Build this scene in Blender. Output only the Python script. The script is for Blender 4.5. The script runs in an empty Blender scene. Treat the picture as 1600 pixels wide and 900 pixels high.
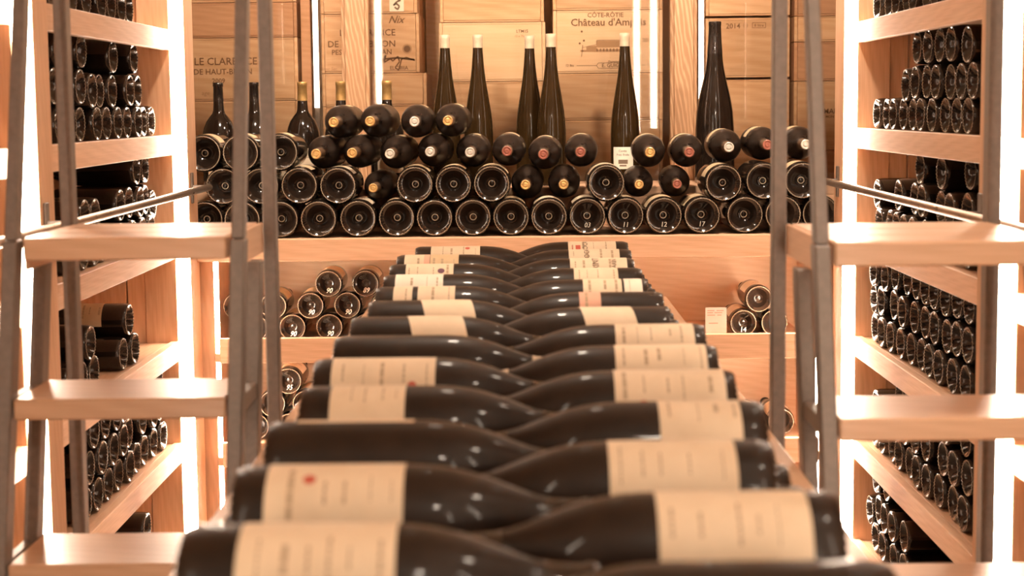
import bpy, bmesh, math, random
from mathutils import Matrix, Vector
random.seed(7)
sc = bpy.context.scene
COL = sc.collection
PI = math.pi

# ------------------------------------------------------------------ camera
H = 1.36                                    # eye height above the cellar floor
F_PX, ROLL = 2300.0, 0.0105
PITCH, YAW = math.radians(5.214), math.radians(0.3028)
fw = Vector((-math.sin(YAW)*math.cos(PITCH), math.cos(YAW)*math.cos(PITCH), -math.sin(PITCH)))
rt = Vector((math.cos(YAW), math.sin(YAW), 0.0))
up = rt.cross(fw)
c_r, s_r = math.cos(ROLL), math.sin(ROLL)
cr, cu = rt*c_r - up*s_r, up*c_r + rt*s_r
cd = bpy.data.cameras.new('camera')
cam = bpy.data.objects.new('camera', cd); COL.objects.link(cam)
cam.matrix_world = Matrix(((cr.x, cu.x, -fw.x, 0), (cr.y, cu.y, -fw.y, 0), (cr.z, cu.z, -fw.z, H), (0, 0, 0, 1)))
cd.sensor_width = 36.0; cd.lens = F_PX/1600*36
cd.shift_y = -75/1600
cd.clip_start = 0.02; cd.clip_end = 50
cd.dof.use_dof = True; cd.dof.focus_distance = 4.05; cd.dof.aperture_fstop = 4.6
sc.camera = cam

# ------------------------------------------------------------------ world, exposure
w = bpy.data.worlds.new('world'); sc.world = w; w.use_nodes = True
w.node_tree.nodes['Background'].inputs[0].default_value = (1.0, 0.78, 0.58, 1)
w.node_tree.nodes['Background'].inputs[1].default_value = 0.05
sc.view_settings.view_transform = 'Standard'; sc.view_settings.look = 'None'
sc.view_settings.gamma = 1.0; sc.view_settings.use_curve_mapping = False
sc.view_settings.exposure = 0.4
LED_COLOR, LED_POWER = (1.0, 0.83, 0.66), 36.0        # strips set into the racks
BAR_POWER = 7.0                                       # slim bars between the crates
SPOT_COLOR, SPOT_WATT = (1.0, 0.83, 0.66), 46.0        # ceiling downlights, some added as fill

# ------------------------------------------------------------------ materials
def new_mat(name):
    m = bpy.data.materials.new(name); m.use_nodes = True
    nt = m.node_tree
    return m, nt, nt.nodes['Principled BSDF']
def plain(name, col, rough=0.5, metal=0.0, coat=0.0, spec=None):
    m, nt, b = new_mat(name)
    b.inputs['Base Color'].default_value = (*col, 1); b.inputs['Roughness'].default_value = rough
    b.inputs['Metallic'].default_value = metal; b.inputs['Coat Weight'].default_value = coat
    if spec is not None: b.inputs['Specular IOR Level'].default_value = spec
    return m
def speckled(name, c1, c2, scale=60, rough=0.5, metal=0.0, rvar=0.15, coat=0.0, spec=0.5, sheen=0.0):
    m, nt, b = new_mat(name)
    tc = nt.nodes.new('ShaderNodeTexCoord'); n = nt.nodes.new('ShaderNodeTexNoise')
    n.inputs['Scale'].default_value = scale; n.inputs['Detail'].default_value = 5
    nt.links.new(tc.outputs['Object'], n.inputs['Vector'])
    r = nt.nodes.new('ShaderNodeValToRGB')
    r.color_ramp.elements[0].position = 0.3; r.color_ramp.elements[0].color = (*c1, 1)
    r.color_ramp.elements[1].position = 0.72; r.color_ramp.elements[1].color = (*c2, 1)
    nt.links.new(n.outputs['Fac'], r.inputs['Fac']); nt.links.new(r.outputs['Color'], b.inputs['Base Color'])
    mr = nt.nodes.new('ShaderNodeMapRange'); mr.inputs['To Min'].default_value = max(0.03, rough-rvar); mr.inputs['To Max'].default_value = rough+rvar
    nt.links.new(n.outputs['Fac'], mr.inputs['Value']); nt.links.new(mr.outputs['Result'], b.inputs['Roughness'])
    b.inputs['Metallic'].default_value = metal; b.inputs['Coat Weight'].default_value = coat; b.inputs['Coat Roughness'].default_value = 0.06
    b.inputs['Specular IOR Level'].default_value = spec
    if sheen:
        b.inputs['Sheen Weight'].default_value = sheen; b.inputs['Sheen Roughness'].default_value = 0.35; b.inputs['Sheen Tint'].default_value = (0.85, 0.52, 0.30, 1)
    return m
def wood(name, light, dark, axis, rough=0.52, wave=0.10, coat=0.0, band=9.0):
    """Oak / pine: grain runs along 'axis' (0, 1 or 2); a little different for every piece."""
    m, nt, b = new_mat(name); N, L = nt.nodes.new, nt.links.new
    tc = N('ShaderNodeTexCoord'); oi = N('ShaderNodeObjectInfo')
    add = N('ShaderNodeVectorMath'); add.operation = 'ADD'
    mul = N('ShaderNodeVectorMath'); mul.operation = 'SCALE'; mul.inputs['Scale'].default_value = 13.0
    cb = N('ShaderNodeCombineXYZ')
    for k in range(3): L(oi.outputs['Random'], cb.inputs[k])
    L(cb.outputs[0], mul.inputs[0]); L(tc.outputs['Object'], add.inputs[0]); L(mul.outputs[0], add.inputs[1])
    def mapped(along, across):
        mp = N('ShaderNodeMapping'); s = [across]*3; s[axis] = along
        mp.inputs['Scale'].default_value = s; L(add.outputs[0], mp.inputs['Vector']); return mp
    m1 = mapped(0.9, 7.0); n1 = N('ShaderNodeTexNoise'); n1.inputs['Scale'].default_value = 2.2; n1.inputs['Detail'].default_value = 4; n1.inputs['Distortion'].default_value = 0.6
    L(m1.outputs[0], n1.inputs['Vector'])
    m2 = mapped(9.0, 260.0); n2 = N('ShaderNodeTexNoise'); n2.inputs['Scale'].default_value = 1.0; n2.inputs['Detail'].default_value = 2
    L(m2.outputs[0], n2.inputs['Vector'])
    m3 = mapped(0.55, 3.4); wv = N('ShaderNodeTexWave'); wv.bands_direction = 'DIAGONAL'
    wv.inputs['Scale'].default_value = band; wv.inputs['Distortion'].default_value = 7.0; wv.inputs['Detail'].default_value = 2.5; wv.inputs['Detail Scale'].default_value = 0.6
    L(m3.outputs[0], wv.inputs['Vector'])
    a = N('ShaderNodeMath'); a.operation = 'MULTIPLY'; a.inputs[1].default_value = wave; L(wv.outputs['Fac'], a.inputs[0])
    a2 = N('ShaderNodeMath'); a2.operation = 'MULTIPLY_ADD'; a2.inputs[1].default_value = 0.55; L(n1.outputs['Fac'], a2.inputs[0]); L(a.outputs[0], a2.inputs[2])
    a3 = N('ShaderNodeMath'); a3.operation = 'MULTIPLY_ADD'; a3.inputs[1].default_value = 0.42; L(n2.outputs['Fac'], a3.inputs[0]); L(a2.outputs[0], a3.inputs[2])
    r = N('ShaderNodeValToRGB'); r.color_ramp.elements[0].position = 0.34; r.color_ramp.elements[0].color = (*light, 1)
    r.color_ramp.elements[1].position = 0.76; r.color_ramp.elements[1].color = (*dark, 1); L(a3.outputs[0], r.inputs['Fac'])
    hv = N('ShaderNodeHueSaturation'); mr = N('ShaderNodeMapRange'); mr.inputs['To Min'].default_value = 0.86; mr.inputs['To Max'].default_value = 1.1
    L(oi.outputs['Random'], mr.inputs['Value']); L(mr.outputs[0], hv.inputs['Value']); L(r.outputs['Color'], hv.inputs['Color'])
    L(hv.outputs['Color'], b.inputs['Base Color'])
    b.inputs['Specular IOR Level'].default_value = 0.25
    b.inputs['Roughness'].default_value = rough; b.inputs['Coat Weight'].default_value = coat; b.inputs['Coat Roughness'].default_value = 0.2
    bp = N('ShaderNodeBump'); bp.inputs['Strength'].default_value = 0.12; bp.inputs['Distance'].default_value = 0.002
    L(a3.outputs[0], bp.inputs['Height']); L(bp.outputs[0], b.inputs['Normal'])
    return m
def emit(name, col, power):
    m, nt, b = new_mat(name)
    b.inputs['Base Color'].default_value = (*col, 1)
    b.inputs['Emission Color'].default_value = (*col, 1); b.inputs['Emission Strength'].default_value = power
    return m
OAK_L, OAK_D = (0.74, 0.462, 0.295), (0.58, 0.33, 0.19)
M = {}
for k, ax in (('x', 0), ('y', 1), ('z', 2)):
    M['oak_'+k] = wood('oak_grain_'+k, OAK_L, OAK_D, ax)
    M['tread_'+k] = wood('lacquered_oak_'+k, (0.75, 0.475, 0.30), (0.62, 0.36, 0.21), ax, rough=0.36, coat=0.25, wave=0.1)
M['pine'] = wood('crate_pine', (0.72, 0.47, 0.29), (0.58, 0.34, 0.18), 0, rough=0.6, wave=0.16, band=6)
M['pine_pale'] = wood('crate_pine_pale', (0.80, 0.57, 0.38), (0.70, 0.46, 0.28), 0, rough=0.6, wave=0.10, band=4)
M['pine_red'] = wood('crate_pine_red', (0.60, 0.34, 0.20), (0.46, 0.24, 0.13), 0, rough=0.6, wave=0.14)
M['pine_post'] = wood('ash_post', (0.70, 0.44, 0.26), (0.46, 0.25, 0.13), 2, rough=0.5, wave=0.45, band=14)
M['ply'] = wood('pale_ply', (0.80, 0.58, 0.39), (0.70, 0.46, 0.28), 0, rough=0.55, wave=0.15)
M['plaster'] = speckled('cellar_plaster', (0.50, 0.36, 0.24), (0.60, 0.44, 0.31), 6, 0.8)
M['stone'] = speckled('floor_stone', (0.20, 0.15, 0.11), (0.30, 0.23, 0.17), 9, 0.6)
M['steel'] = speckled('brown_grey_steel', (0.185, 0.146, 0.12), (0.24, 0.192, 0.16), 90, 0.45, 0.25, 0.1)
M['rail'] = speckled('brushed_rail', (0.34, 0.25, 0.18), (0.46, 0.35, 0.26), 40, 0.3, 0.85, 0.08)
M['glass'] = speckled('dark_bottle_glass', (0.010, 0.006, 0.004), (0.020, 0.012, 0.008), 40, 0.11, 0.0, 0.05, 0.2)
M['rim'] = speckled('lit_base_glass', (0.17, 0.12, 0.08), (0.36, 0.27, 0.185), 120, 0.2, 0.0, 0.08, 0.3)  # pale tone paints in the light that glass base edges collect
M['punt_glint'] = speckled('punt_glint_glass', (0.36, 0.28, 0.20), (0.55, 0.45, 0.34), 120, 0.2)  # pale colour paints the reflection at the punt centre
M['dusty'] = speckled('dusty_bottle_glass', (0.012, 0.0065, 0.004), (0.026, 0.014, 0.008), 26, 0.45, 0.0, 0.08, 0.22, spec=0.2, sheen=0.12)
M['cellared'] = speckled('cellared_bottle_glass', (0.012, 0.007, 0.005), (0.030, 0.018, 0.012), 30, 0.30, 0.0, 0.10)
M['amber'] = speckled('amber_flute_glass', (0.022, 0.011, 0.004), (0.036, 0.019, 0.006), 18, 0.09, 0.0, 0.03, spec=0.4)
M['paper'] = speckled('cream_label_paper', (0.74, 0.58, 0.40), (0.82, 0.66, 0.48), 30, 0.7)
M['paper_white'] = speckled('white_label_paper', (0.82, 0.72, 0.58), (0.88, 0.79, 0.66), 30, 0.7)
M['paper_tan'] = speckled('aged_label_paper', (0.60, 0.43, 0.25), (0.70, 0.52, 0.32), 30, 0.7)
M['paper_pink'] = speckled('salmon_label_paper', (0.74, 0.40, 0.28), (0.80, 0.46, 0.33), 30, 0.7)
M['ink'] = plain('label_ink', (0.20, 0.13, 0.085), 0.8)
M['ink_soft'] = plain('faded_label_ink', (0.46, 0.33, 0.21), 0.8)
M['ink_red'] = plain('red_seal_ink', (0.55, 0.11, 0.07), 0.8)
M['ink_purple'] = plain('purple_stamp_ink', (0.16, 0.07, 0.10), 0.8)
M['burn'] = plain('branded_wood_print', (0.17, 0.085, 0.04), 0.8)
M['burn_soft'] = plain('faded_wood_print', (0.40, 0.23, 0.12), 0.8)
M['chalk'] = plain('white_chalk', (0.80, 0.72, 0.62), 0.9)
M['chalk_faint'] = plain('faded_chalk', (0.34, 0.28, 0.22), 0.9)
M['gold'] = speckled('gold_capsule', (0.62, 0.36, 0.12), (0.78, 0.50, 0.20), 80, 0.34, 0.6)
M['silver'] = speckled('silver_capsule', (0.58, 0.54, 0.46), (0.72, 0.67, 0.58), 80, 0.35, 0.5)
M['cream_cap'] = speckled('waxed_cream_capsule', (0.50, 0.37, 0.25), (0.60, 0.46, 0.32), 70, 0.45)
M['red_cap'] = speckled('red_capsule', (0.30, 0.09, 0.06), (0.40, 0.14, 0.09), 80, 0.35, 0.3)
M['black_cap'] = speckled('black_capsule', (0.018, 0.012, 0.010), (0.035, 0.024, 0.018), 80, 0.16, 0.0, 0.06, 0.5)
M['shaded_cap'] = speckled('shaded_capsule_side', (0.10, 0.055, 0.030), (0.17, 0.095, 0.05), 80, 0.45)  # capsule sides darkened in colour to stand for shade
M['led'] = emit('led_strip_glow', LED_COLOR, LED_POWER)
M['led_bar'] = emit('led_bar_glow', LED_COLOR, BAR_POWER)
M['led_back'] = emit('shelf_led_glow', LED_COLOR, 110.0)
M['lens'] = emit('downlight_lens', SPOT_COLOR, 20.0)
def pane_mat():
    m, nt, b = new_mat('thin_clear_glass'); nt.nodes.remove(b)
    out = nt.nodes['Material Output']; tr = nt.nodes.new('ShaderNodeBsdfTransparent'); gl = nt.nodes.new('ShaderNodeBsdfGlossy')
    tr.inputs[0].default_value = (0.97, 0.95, 0.92, 1); gl.inputs['Roughness'].default_value = 0.02
    fr = nt.nodes.new('ShaderNodeFresnel'); fr.inputs[0].default_value = 1.5
    mx = nt.nodes.new('ShaderNodeMixShader'); nt.links.new(fr.outputs[0], mx.inputs[0])
    nt.links.new(tr.outputs[0], mx.inputs[1]); nt.links.new(gl.outputs[0], mx.inputs[2]); nt.links.new(mx.outputs[0], out.inputs[0])
    return m
M['pane'] = pane_mat()

# ------------------------------------------------------------------ helpers
ORD = ['first', 'second', 'third', 'fourth', 'fifth', 'sixth', 'seventh', 'eighth', 'ninth', 'tenth', 'eleventh', 'twelfth', 'thirteenth', 'fourteenth', 'fifteenth', 'sixteenth', 'seventeenth', 'eighteenth',
       'nineteenth', 'twentieth', 'twenty-first', 'twenty-second', 'twenty-third', 'twenty-fourth', 'twenty-fifth', 'twenty-sixth', 'twenty-seventh', 'twenty-eighth', 'twenty-ninth', 'thirtieth']
def tag(o, label, cat=None, group=None, kind=None):
    if label: o['label'] = label
    if cat: o['category'] = cat
    if group: o['group'] = group
    if kind: o['kind'] = kind
    return o
def thing(name, label, cat, loc=(0, 0, 0), group=None, kind=None):
    o = bpy.data.objects.new(name, None); COL.objects.link(o); o.location = loc; o.empty_display_size = 0.05
    return tag(o, label, cat, group, kind)
def link(name, me, parent=None, loc=(0, 0, 0)):
    o = bpy.data.objects.new(name, me); COL.objects.link(o); o.location = loc
    if parent is not None: o.parent = parent
    return o
class MB:
    """collects shapes given in world coordinates and links them as one mesh object"""
    def __init__(s): s.bm = bmesh.new()
    def box(s, x0, x1, y0, y1, z0, z1):
        g = bmesh.ops.create_cube(s.bm, size=1.0)
        for v in g['verts']:
            v.co = Vector(((x0+x1)/2 + v.co.x*(x1-x0), (y0+y1)/2 + v.co.y*(y1-y0), (z0+z1)/2 + v.co.z*(z1-z0)))
        return s
    def bar(s, p, q, wx, wy):
        vs = []
        for c in (p, q):
            for a, b in ((-1, -1), (1, -1), (1, 1), (-1, 1)): vs.append(s.bm.verts.new((c[0]+a*wx/2, c[1]+b*wy/2, c[2])))
        for f in ((3, 2, 1, 0), (4, 5, 6, 7), (0, 1, 5, 4), (1, 2, 6, 5), (2, 3, 7, 6), (3, 0, 4, 7)): s.bm.faces.new([vs[i] for i in f])
        return s
    def cyl(s, p, q, r, seg=20):
        p, q = Vector(p), Vector(q); d = q-p
        rot = d.to_track_quat('Z', 'Y').to_matrix().to_4x4()
        bmesh.ops.create_cone(s.bm, cap_ends=True, segments=seg, radius1=r, radius2=r, depth=d.length, matrix=Matrix.Translation((p+q)/2) @ rot)
        return s
    def build(s, name, mat, parent=None, bevel=0.0015, origin=None, smooth=False):
        if bevel: bmesh.ops.bevel(s.bm, geom=list(s.bm.edges), offset=bevel, segments=1, affect='EDGES')
        o_w = Vector((0, 0, 0))
        p = parent
        while p is not None: o_w += p.location; p = p.parent
        if origin is None:
            vs = s.bm.verts; lo = [min(v.co[k] for v in vs) for k in range(3)]; hi = [max(v.co[k] for v in vs) for k in range(3)]
            origin = Vector(((lo[0]+hi[0])/2, (lo[1]+hi[1])/2, lo[2]))
        origin = Vector(origin)
        for v in s.bm.verts: v.co -= origin
        bmesh.ops.recalc_face_normals(s.bm, faces=s.bm.faces)
        me = bpy.data.meshes.new(name); s.bm.to_mesh(me); s.bm.free(); me.materials.append(M[mat])
        if smooth:
            for p_ in me.polygons: p_.use_smooth = True
        return link(name, me, parent, origin - o_w)
def box(name, mat, parent, x0, x1, y0, y1, z0, z1, bevel=0.0015):
    return MB().box(min(x0, x1), max(x0, x1), min(y0, y1), max(y0, y1), min(z0, z1), max(z0, z1)).build(name, mat, parent, bevel)

_txt = {}
def text_geo(s, size, shear=0.0, align='CENTER', spacing=1.0):
    key = (s, size, shear, align, spacing)
    if key not in _txt:
        cu_ = bpy.data.curves.new('lettering', 'FONT'); cu_.body = s; cu_.size = size; cu_.align_x = align; cu_.align_y = 'CENTER'
        cu_.shear = shear; cu_.resolution_u = 2; cu_.offset = size*0.012; cu_.space_character = spacing
        o = bpy.data.objects.new('lettering', cu_); COL.objects.link(o)
        dg = bpy.context.evaluated_depsgraph_get(); dg.update()
        me = bpy.data.meshes.new_from_object(o.evaluated_get(dg))
        _txt[key] = ([tuple(v.co) for v in me.vertices], [tuple(p.vertices) for p in me.polygons])
        bpy.data.objects.remove(o); bpy.data.curves.remove(cu_); bpy.data.meshes.remove(me)
    return _txt[key]
def mesh_of(name, vs, fs, mats, smooth=False, mi=None):
    me = bpy.data.meshes.new(name); me.from_pydata(vs, [], fs); me.update()
    for m_ in mats: me.materials.append(M[m_])
    if mi: me.polygons.foreach_set('material_index', mi)
    if smooth: me.polygons.foreach_set('use_smooth', [True]*len(fs))
    return me

# ------------------------------------------------------------------ bottles
def lathe(name, prof, seg, mats, knurl=(), rim=(), bump=0.0009):
    """prof: (radius, height) from the punt centre out and up to the lip"""
    vs, fs, mi = [], [], []
    for k, (r, z) in enumerate(prof):
        if r < 1e-6: vs.append((0, 0, z)); continue
        for i in range(seg):
            a = 2*PI*i/seg; d = bump*(1 if i % 2 else -1) if k in knurl else 0
            vs.append(((r+d*0.5)*math.cos(a), (r+d*0.5)*math.sin(a), z-d))
    idx, rings = 0, []
    for r, z in prof:
        n = 1 if r < 1e-6 else seg; rings.append((idx, n)); idx += n
    for k in range(len(prof)-1):
        (a, na), (b, nb) = rings[k], rings[k+1]
        for i in range(seg):
            j = (i+1) % seg
            if na == 1: fs.append((a, b+j, b+i))
            elif nb == 1: fs.append((a+i, a+j, b))
            else: fs.append((a+i, a+j, b+j, b+i))
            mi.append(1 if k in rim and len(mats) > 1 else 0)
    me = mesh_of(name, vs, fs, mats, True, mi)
    bm = bmesh.new(); bm.from_mesh(me); bmesh.ops.recalc_face_normals(bm, faces=bm.faces); bm.to_mesh(me); bm.free()
    return me
def base_prof(R, punt):
    return [(0, punt*0.86), (R*0.10, punt*0.88), (R*0.16, punt), (R*0.24, punt*0.96), (R*0.40, punt*0.78), (R*0.58, punt*0.46), (R*0.76, punt*0.14),
            (R*0.865, 0.0010), (R*0.89, 0.0), (R*0.915, 0.0008), (R*0.955, 0.004), (R*0.99, 0.010), (R, 0.018)]
def burgundy(R, Ln, punt):
    return base_prof(R, punt) + [(R, Ln*0.30), (R, Ln*0.46), (R*0.985, Ln*0.50), (R*0.93, Ln*0.55), (R*0.82, Ln*0.61), (R*0.68, Ln*0.67), (R*0.54, Ln*0.73), (R*0.44, Ln*0.78), (R*0.385, Ln*0.83),
                                (R*0.355, Ln*0.90), (R*0.345, Ln*0.955), (R*0.40, Ln*0.96), (R*0.40, Ln*0.985), (R*0.36, Ln*0.99), (R*0.355, Ln), (0, Ln)]
def bordeaux(R, Ln, punt, neck=0.30):
    return base_prof(R, punt) + [(R, Ln*0.30), (R, Ln*0.53), (R*0.985, Ln*0.57), (R*0.92, Ln*0.61), (R*0.78, Ln*0.65), (R*0.58, Ln*0.68), (R*0.44, Ln*0.71), (R*(neck+0.04), Ln*0.74), (R*(neck+0.01), Ln*0.80),
                                (R*neck, Ln*0.94), (R*(neck+0.04), Ln*0.945), (R*(neck+0.04), Ln*0.975), (R*neck, Ln*0.985), (R*neck, Ln), (0, Ln)]
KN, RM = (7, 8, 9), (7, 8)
R1, L1 = 0.0415, 0.298
P_BURG = burgundy(R1, L1, 0.026)
ME = {}
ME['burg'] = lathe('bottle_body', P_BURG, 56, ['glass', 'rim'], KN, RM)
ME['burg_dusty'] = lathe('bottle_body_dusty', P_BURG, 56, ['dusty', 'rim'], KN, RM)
RT, LT = 0.050, 0.335
P_TAB = base_prof(RT, 0.03) + [(RT, 0.09), (RT, 0.152), (RT*0.994, 0.168), (RT*0.970, 0.186), (RT*0.92, 0.203), (RT*0.84, 0.220), (RT*0.735, 0.237), (RT*0.61, 0.253), (RT*0.49, 0.268), (RT*0.39, 0.282), (RT*0.325, 0.297),
                               (RT*0.295, 0.322), (RT*0.335, 0.324), (RT*0.335, 0.331), (RT*0.30, 0.333), (RT*0.29, LT), (0, LT)]
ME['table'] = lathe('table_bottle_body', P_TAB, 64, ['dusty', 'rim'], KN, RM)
R2, L2 = 0.0533, 0.345
P_MAG = bordeaux(R2, L2, 0.034)
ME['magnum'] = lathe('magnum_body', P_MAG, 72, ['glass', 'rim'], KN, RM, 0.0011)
R3, L3 = 0.0500, 0.345
P_MAGC = bordeaux(R3, L3, 0.03)
P_MAGC = [(min(r, 0.0148+0.0) if z > L3*0.84 and r > 0.0148 else r, z) for r, z in P_MAGC]
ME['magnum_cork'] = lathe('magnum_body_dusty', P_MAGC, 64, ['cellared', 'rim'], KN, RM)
R4, L4 = 0.0525, 0.33
P_STAND = base_prof(R4, 0.03) + [(R4, 0.12)] + [(r, L4-d) for d, r in ((0.158, 0.0515), (0.140, 0.047), (0.122, 0.040), (0.106, 0.029), (0.096, 0.0205), (0.086, 0.0172), (0.056, 0.0152), (0.012, 0.0140), (0.011, 0.0155), (0.003, 0.0155), (0.0, 0.0145))] + [(0, L4)]
ME['standing'] = lathe('standing_bordeaux_body', P_STAND, 48, ['glass', 'rim'], KN, RM)
L5, R5 = 0.47, 0.045
P_FLUTE = base_prof(R5, 0.02) + [(R5, 0.10)] + [(r, L5-d) for d, r in ((0.308, 0.045), (0.266, 0.043), (0.238, 0.040), (0.212, 0.0358), (0.185, 0.0316), (0.158, 0.0268), (0.131, 0.0228), (0.10, 0.0195), (0.077, 0.0177), (0.05, 0.0158), (0.02, 0.0145), (0.012, 0.0152), (0.0, 0.0145))] + [(0, L5)]
ME['flute'] = lathe('flute_body', P_FLUTE, 48, ['amber', 'rim'], KN, RM)
L6, R6 = 0.505, 0.0625
P_BIG = base_prof(R6, 0.03) + [(R6, 0.09)] + [(r, L6-d) for d, r in ((0.40, 0.0622), (0.335, 0.0608), (0.281, 0.0572), (0.255, 0.053), (0.228, 0.0477), (0.20, 0.0408), (0.174, 0.0348), (0.148, 0.0293), (0.12, 0.0254), (0.067, 0.0214), (0.012, 0.0187), (0.011, 0.0195), (0.002, 0.0195), (0.0, 0.018))] + [(0, L6)]
ME['large'] = lathe('large_body', P_BIG, 48, ['glass', 'rim'], KN, RM)
def prof_r(prof, z):
    best = 0
    for (r0, z0), (r1, z1) in zip(prof[8:], prof[9:]):
        if z0 <= z <= z1 and z1 > z0: best = max(best, r0+(r1-r0)*(z-z0)/(z1-z0))
    return best
def punt_z(prof, rr):
    for (r0, z0), (r1, z1) in zip(prof[:9], prof[1:9]):
        if r0 <= rr <= r1: return z0+(z1-z0)*(rr-r0)/(r1-r0)
    return 0
def capsule_mesh(name, prof, z0, mat):
    Ln = prof[-1][1]; zs = [z0] + [z for r, z in prof if z > z0+0.002 and r > 0]
    pr = [(prof_r(prof, z)+0.0007, z) for z in zs[:-1]] + [(prof_r(prof, zs[-2])+0.0006, Ln+0.0003)]
    pr += [(pr[-1][0]*0.9, Ln+0.0008), (0, Ln+0.0008)]
    return lathe(name, pr, 28, [mat])
def disc_mesh(prof, mat):
    Ln = prof[-1][1]; re = prof_r(prof, Ln*0.975)
    return lathe('capsule_disc', [(re*0.98, Ln+0.0009), (re*0.96, Ln+0.0020), (re*0.74, Ln+0.0020), (re*0.68, Ln+0.0010), (re*0.50, Ln+0.0010), (re*0.44, Ln+0.0019), (re*0.2, Ln+0.0019), (0, Ln+0.0012)], 28, [mat])
CAP = {}
for c in ('gold', 'silver', 'red_cap', 'cream_cap', 'black_cap'):
    CAP['m', c] = capsule_mesh('magnum_capsule', P_MAGC, L3*0.80, c)
    CAP['t', c] = capsule_mesh('table_bottle_capsule', P_TAB, 0.290, c)
    CAP['b', c] = capsule_mesh('bottle_capsule', P_BURG, L1*0.82, c)
DISC = {c: disc_mesh(P_MAGC, c) for c in ('gold', 'silver', 'red_cap')}
CAP['m', 'brown'] = capsule_mesh('magnum_sleeve', P_MAGC, L3*0.80, 'shaded_cap')
CAP['s', 'gold'] = capsule_mesh('gold_neck_capsule', P_STAND, L4-0.058, 'gold'); CAP['s', 'black_cap'] = capsule_mesh('black_neck_capsule', P_STAND, L4-0.058, 'black_cap')
CAP['f', 'cream_cap'] = capsule_mesh('flute_capsule', P_FLUTE, L5-0.040, 'cream_cap')
CAP['l', 'black_cap'] = capsule_mesh('large_capsule', P_BIG, L6-0.10, 'black_cap')

def wrap(vs, prof, off, az0=0.0):
    """(across, along the axis) -> on the bottle wall"""
    out = []
    for t, z in vs:
        r = prof_r(prof, z)+off; a = az0 + t/max(r, 0.01)
        out.append((r*math.cos(a), r*math.sin(a), z))
    return out
_lab = {}
def label_mesh(prof, z0, z1, span, mat, slant=0.0):
    key = (id(prof), round(z0, 4), round(z1, 4), round(span, 3), mat, slant)
    if key not in _lab:
        n, vs, fs = 18, [], []
        R = prof_r(prof, (z0+z1)/2)
        q = 6
        for k in range(n+1):
            t = (k/n-0.5)*span*R
            vs += wrap([(t, z0 + (z1-z0)*j/q + slant*k/n) for j in range(q+1)], prof, 0.0004)
        for k in range(n):
            for j in range(q):
                a = k*(q+1)+j; fs.append((a, a+q+1, a+q+2, a+1))
        _lab[key] = mesh_of('label_paper', vs, fs, [mat], True)
    return _lab[key]
def strokes_mesh(prof, rects, mat):
    """flat printed blocks: (t0, t1, z0, z1) on the bottle wall"""
    vs, fs = [], []
    for t0, t1, z0, z1 in rects:
        n = 5
        for k in range(n+1):
            t = t0+(t1-t0)*k/n; b = len(vs)
            vs += wrap([(t, z0), (t, z1)], prof, 0.0006)
            if k: fs.append((b-2, b, b+1, b-1))
    return mesh_of('print_lines', vs, fs, [mat])
def text_on_wall(prof, s, size, t, z, mat, shear=0.0):
    v, f = text_geo(s, size, shear)
    return mesh_of('lettering', wrap([(a+t, b+z) for a, b, _ in v], prof, 0.0008), f, [mat])
def seal_mesh(prof, t, z, r, mat):
    vs = wrap([(t, z)] + [(t+r*math.cos(2*PI*k/14), z+r*math.sin(2*PI*k/14)) for k in range(14)], prof, 0.0008)
    return mesh_of('seal_print', vs, [(0, 1+k, 1+(k+1) % 14) for k in range(14)], [mat])
def put_bottle(name, mesh, base, axis, front, label, group, cat='bottle', k=1.0):
    a = Vector(axis).normalized(); b = Vector(front); b = (b - a*a.dot(b)).normalized(); c = a.cross(b)
    o = link(name, ME[mesh])
    o.matrix_world = Matrix(((b.x*k, c.x*k, a.x*k, base[0]), (b.y*k, c.y*k, a.y*k, base[1]), (b.z*k, c.z*k, a.z*k, base[2]), (0, 0, 0, 1)))
    return tag(o, label, cat, group)
def printed(lab, prof, z0, z1, span, rng, mat='ink_soft', dense=1.0):
    R = prof_r(prof, (z0+z1)/2); hw = span*R/2; rects = []
    z = z1-0.010
    while z > z0+0.008:
        h = rng.choice((0.0014, 0.0022, 0.0050, 0.0030)); end = rng.uniform(0.15, 0.5)*hw; t_ = -end + rng.uniform(-0.1, 0.1)*hw
        while t_ < end:                                    # a line of word-like blocks
            w_ = rng.uniform(1.2, 3.5)*max(h, 0.002); rects.append((t_, t_+w_, z-h, z)); t_ += w_ + 0.0016
        z -= h + rng.uniform(0.009, 0.022)/dense
    return tag(link('print_lines', strokes_mesh(prof, rects, mat), lab), None, None, None, 'stuff')
def chalk(o, prof, s, size, y=-0.52, mat='chalk'):
    """chalk figures written on the base: up = local X, right = local Y"""
    R = prof[12][0]; v, f = text_geo(s, size, 0.25)
    vs = []
    for a, b, _ in v:
        x_, y_ = b+R*y, a
        vs.append((x_, y_, punt_z(prof, math.hypot(x_, y_))-0.0012))
    tag(link('chalk_number', mesh_of('chalk_number', vs, f, [mat]), o), 'white chalk figures')

# ------------------------------------------------------------------ the room
def struct(name, mat, *a): return tag(box(name, mat, None, *a, bevel=0), None, None, None, 'structure')
struct('floor', 'stone', -1.45, 1.45, -1.6, 5.45, -0.1, 0.0)
struct('ceiling', 'plaster', -1.45, 1.45, -1.6, 5.45, 2.45, 2.55)
struct('wall_left', 'plaster', -1.55, -1.42, -1.6, 5.45, 0.0, 2.45)
struct('wall_right', 'plaster', 1.42, 1.55, -1.6, 5.45, 0.0, 2.45)
struct('wall_back', 'plaster', -1.45, 1.45, 5.35, 5.5, 0.0, 2.45)
struct('wall_front', 'plaster', -1.45, 1.45, -1.7, -1.6, 0.0, 2.45)

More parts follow.
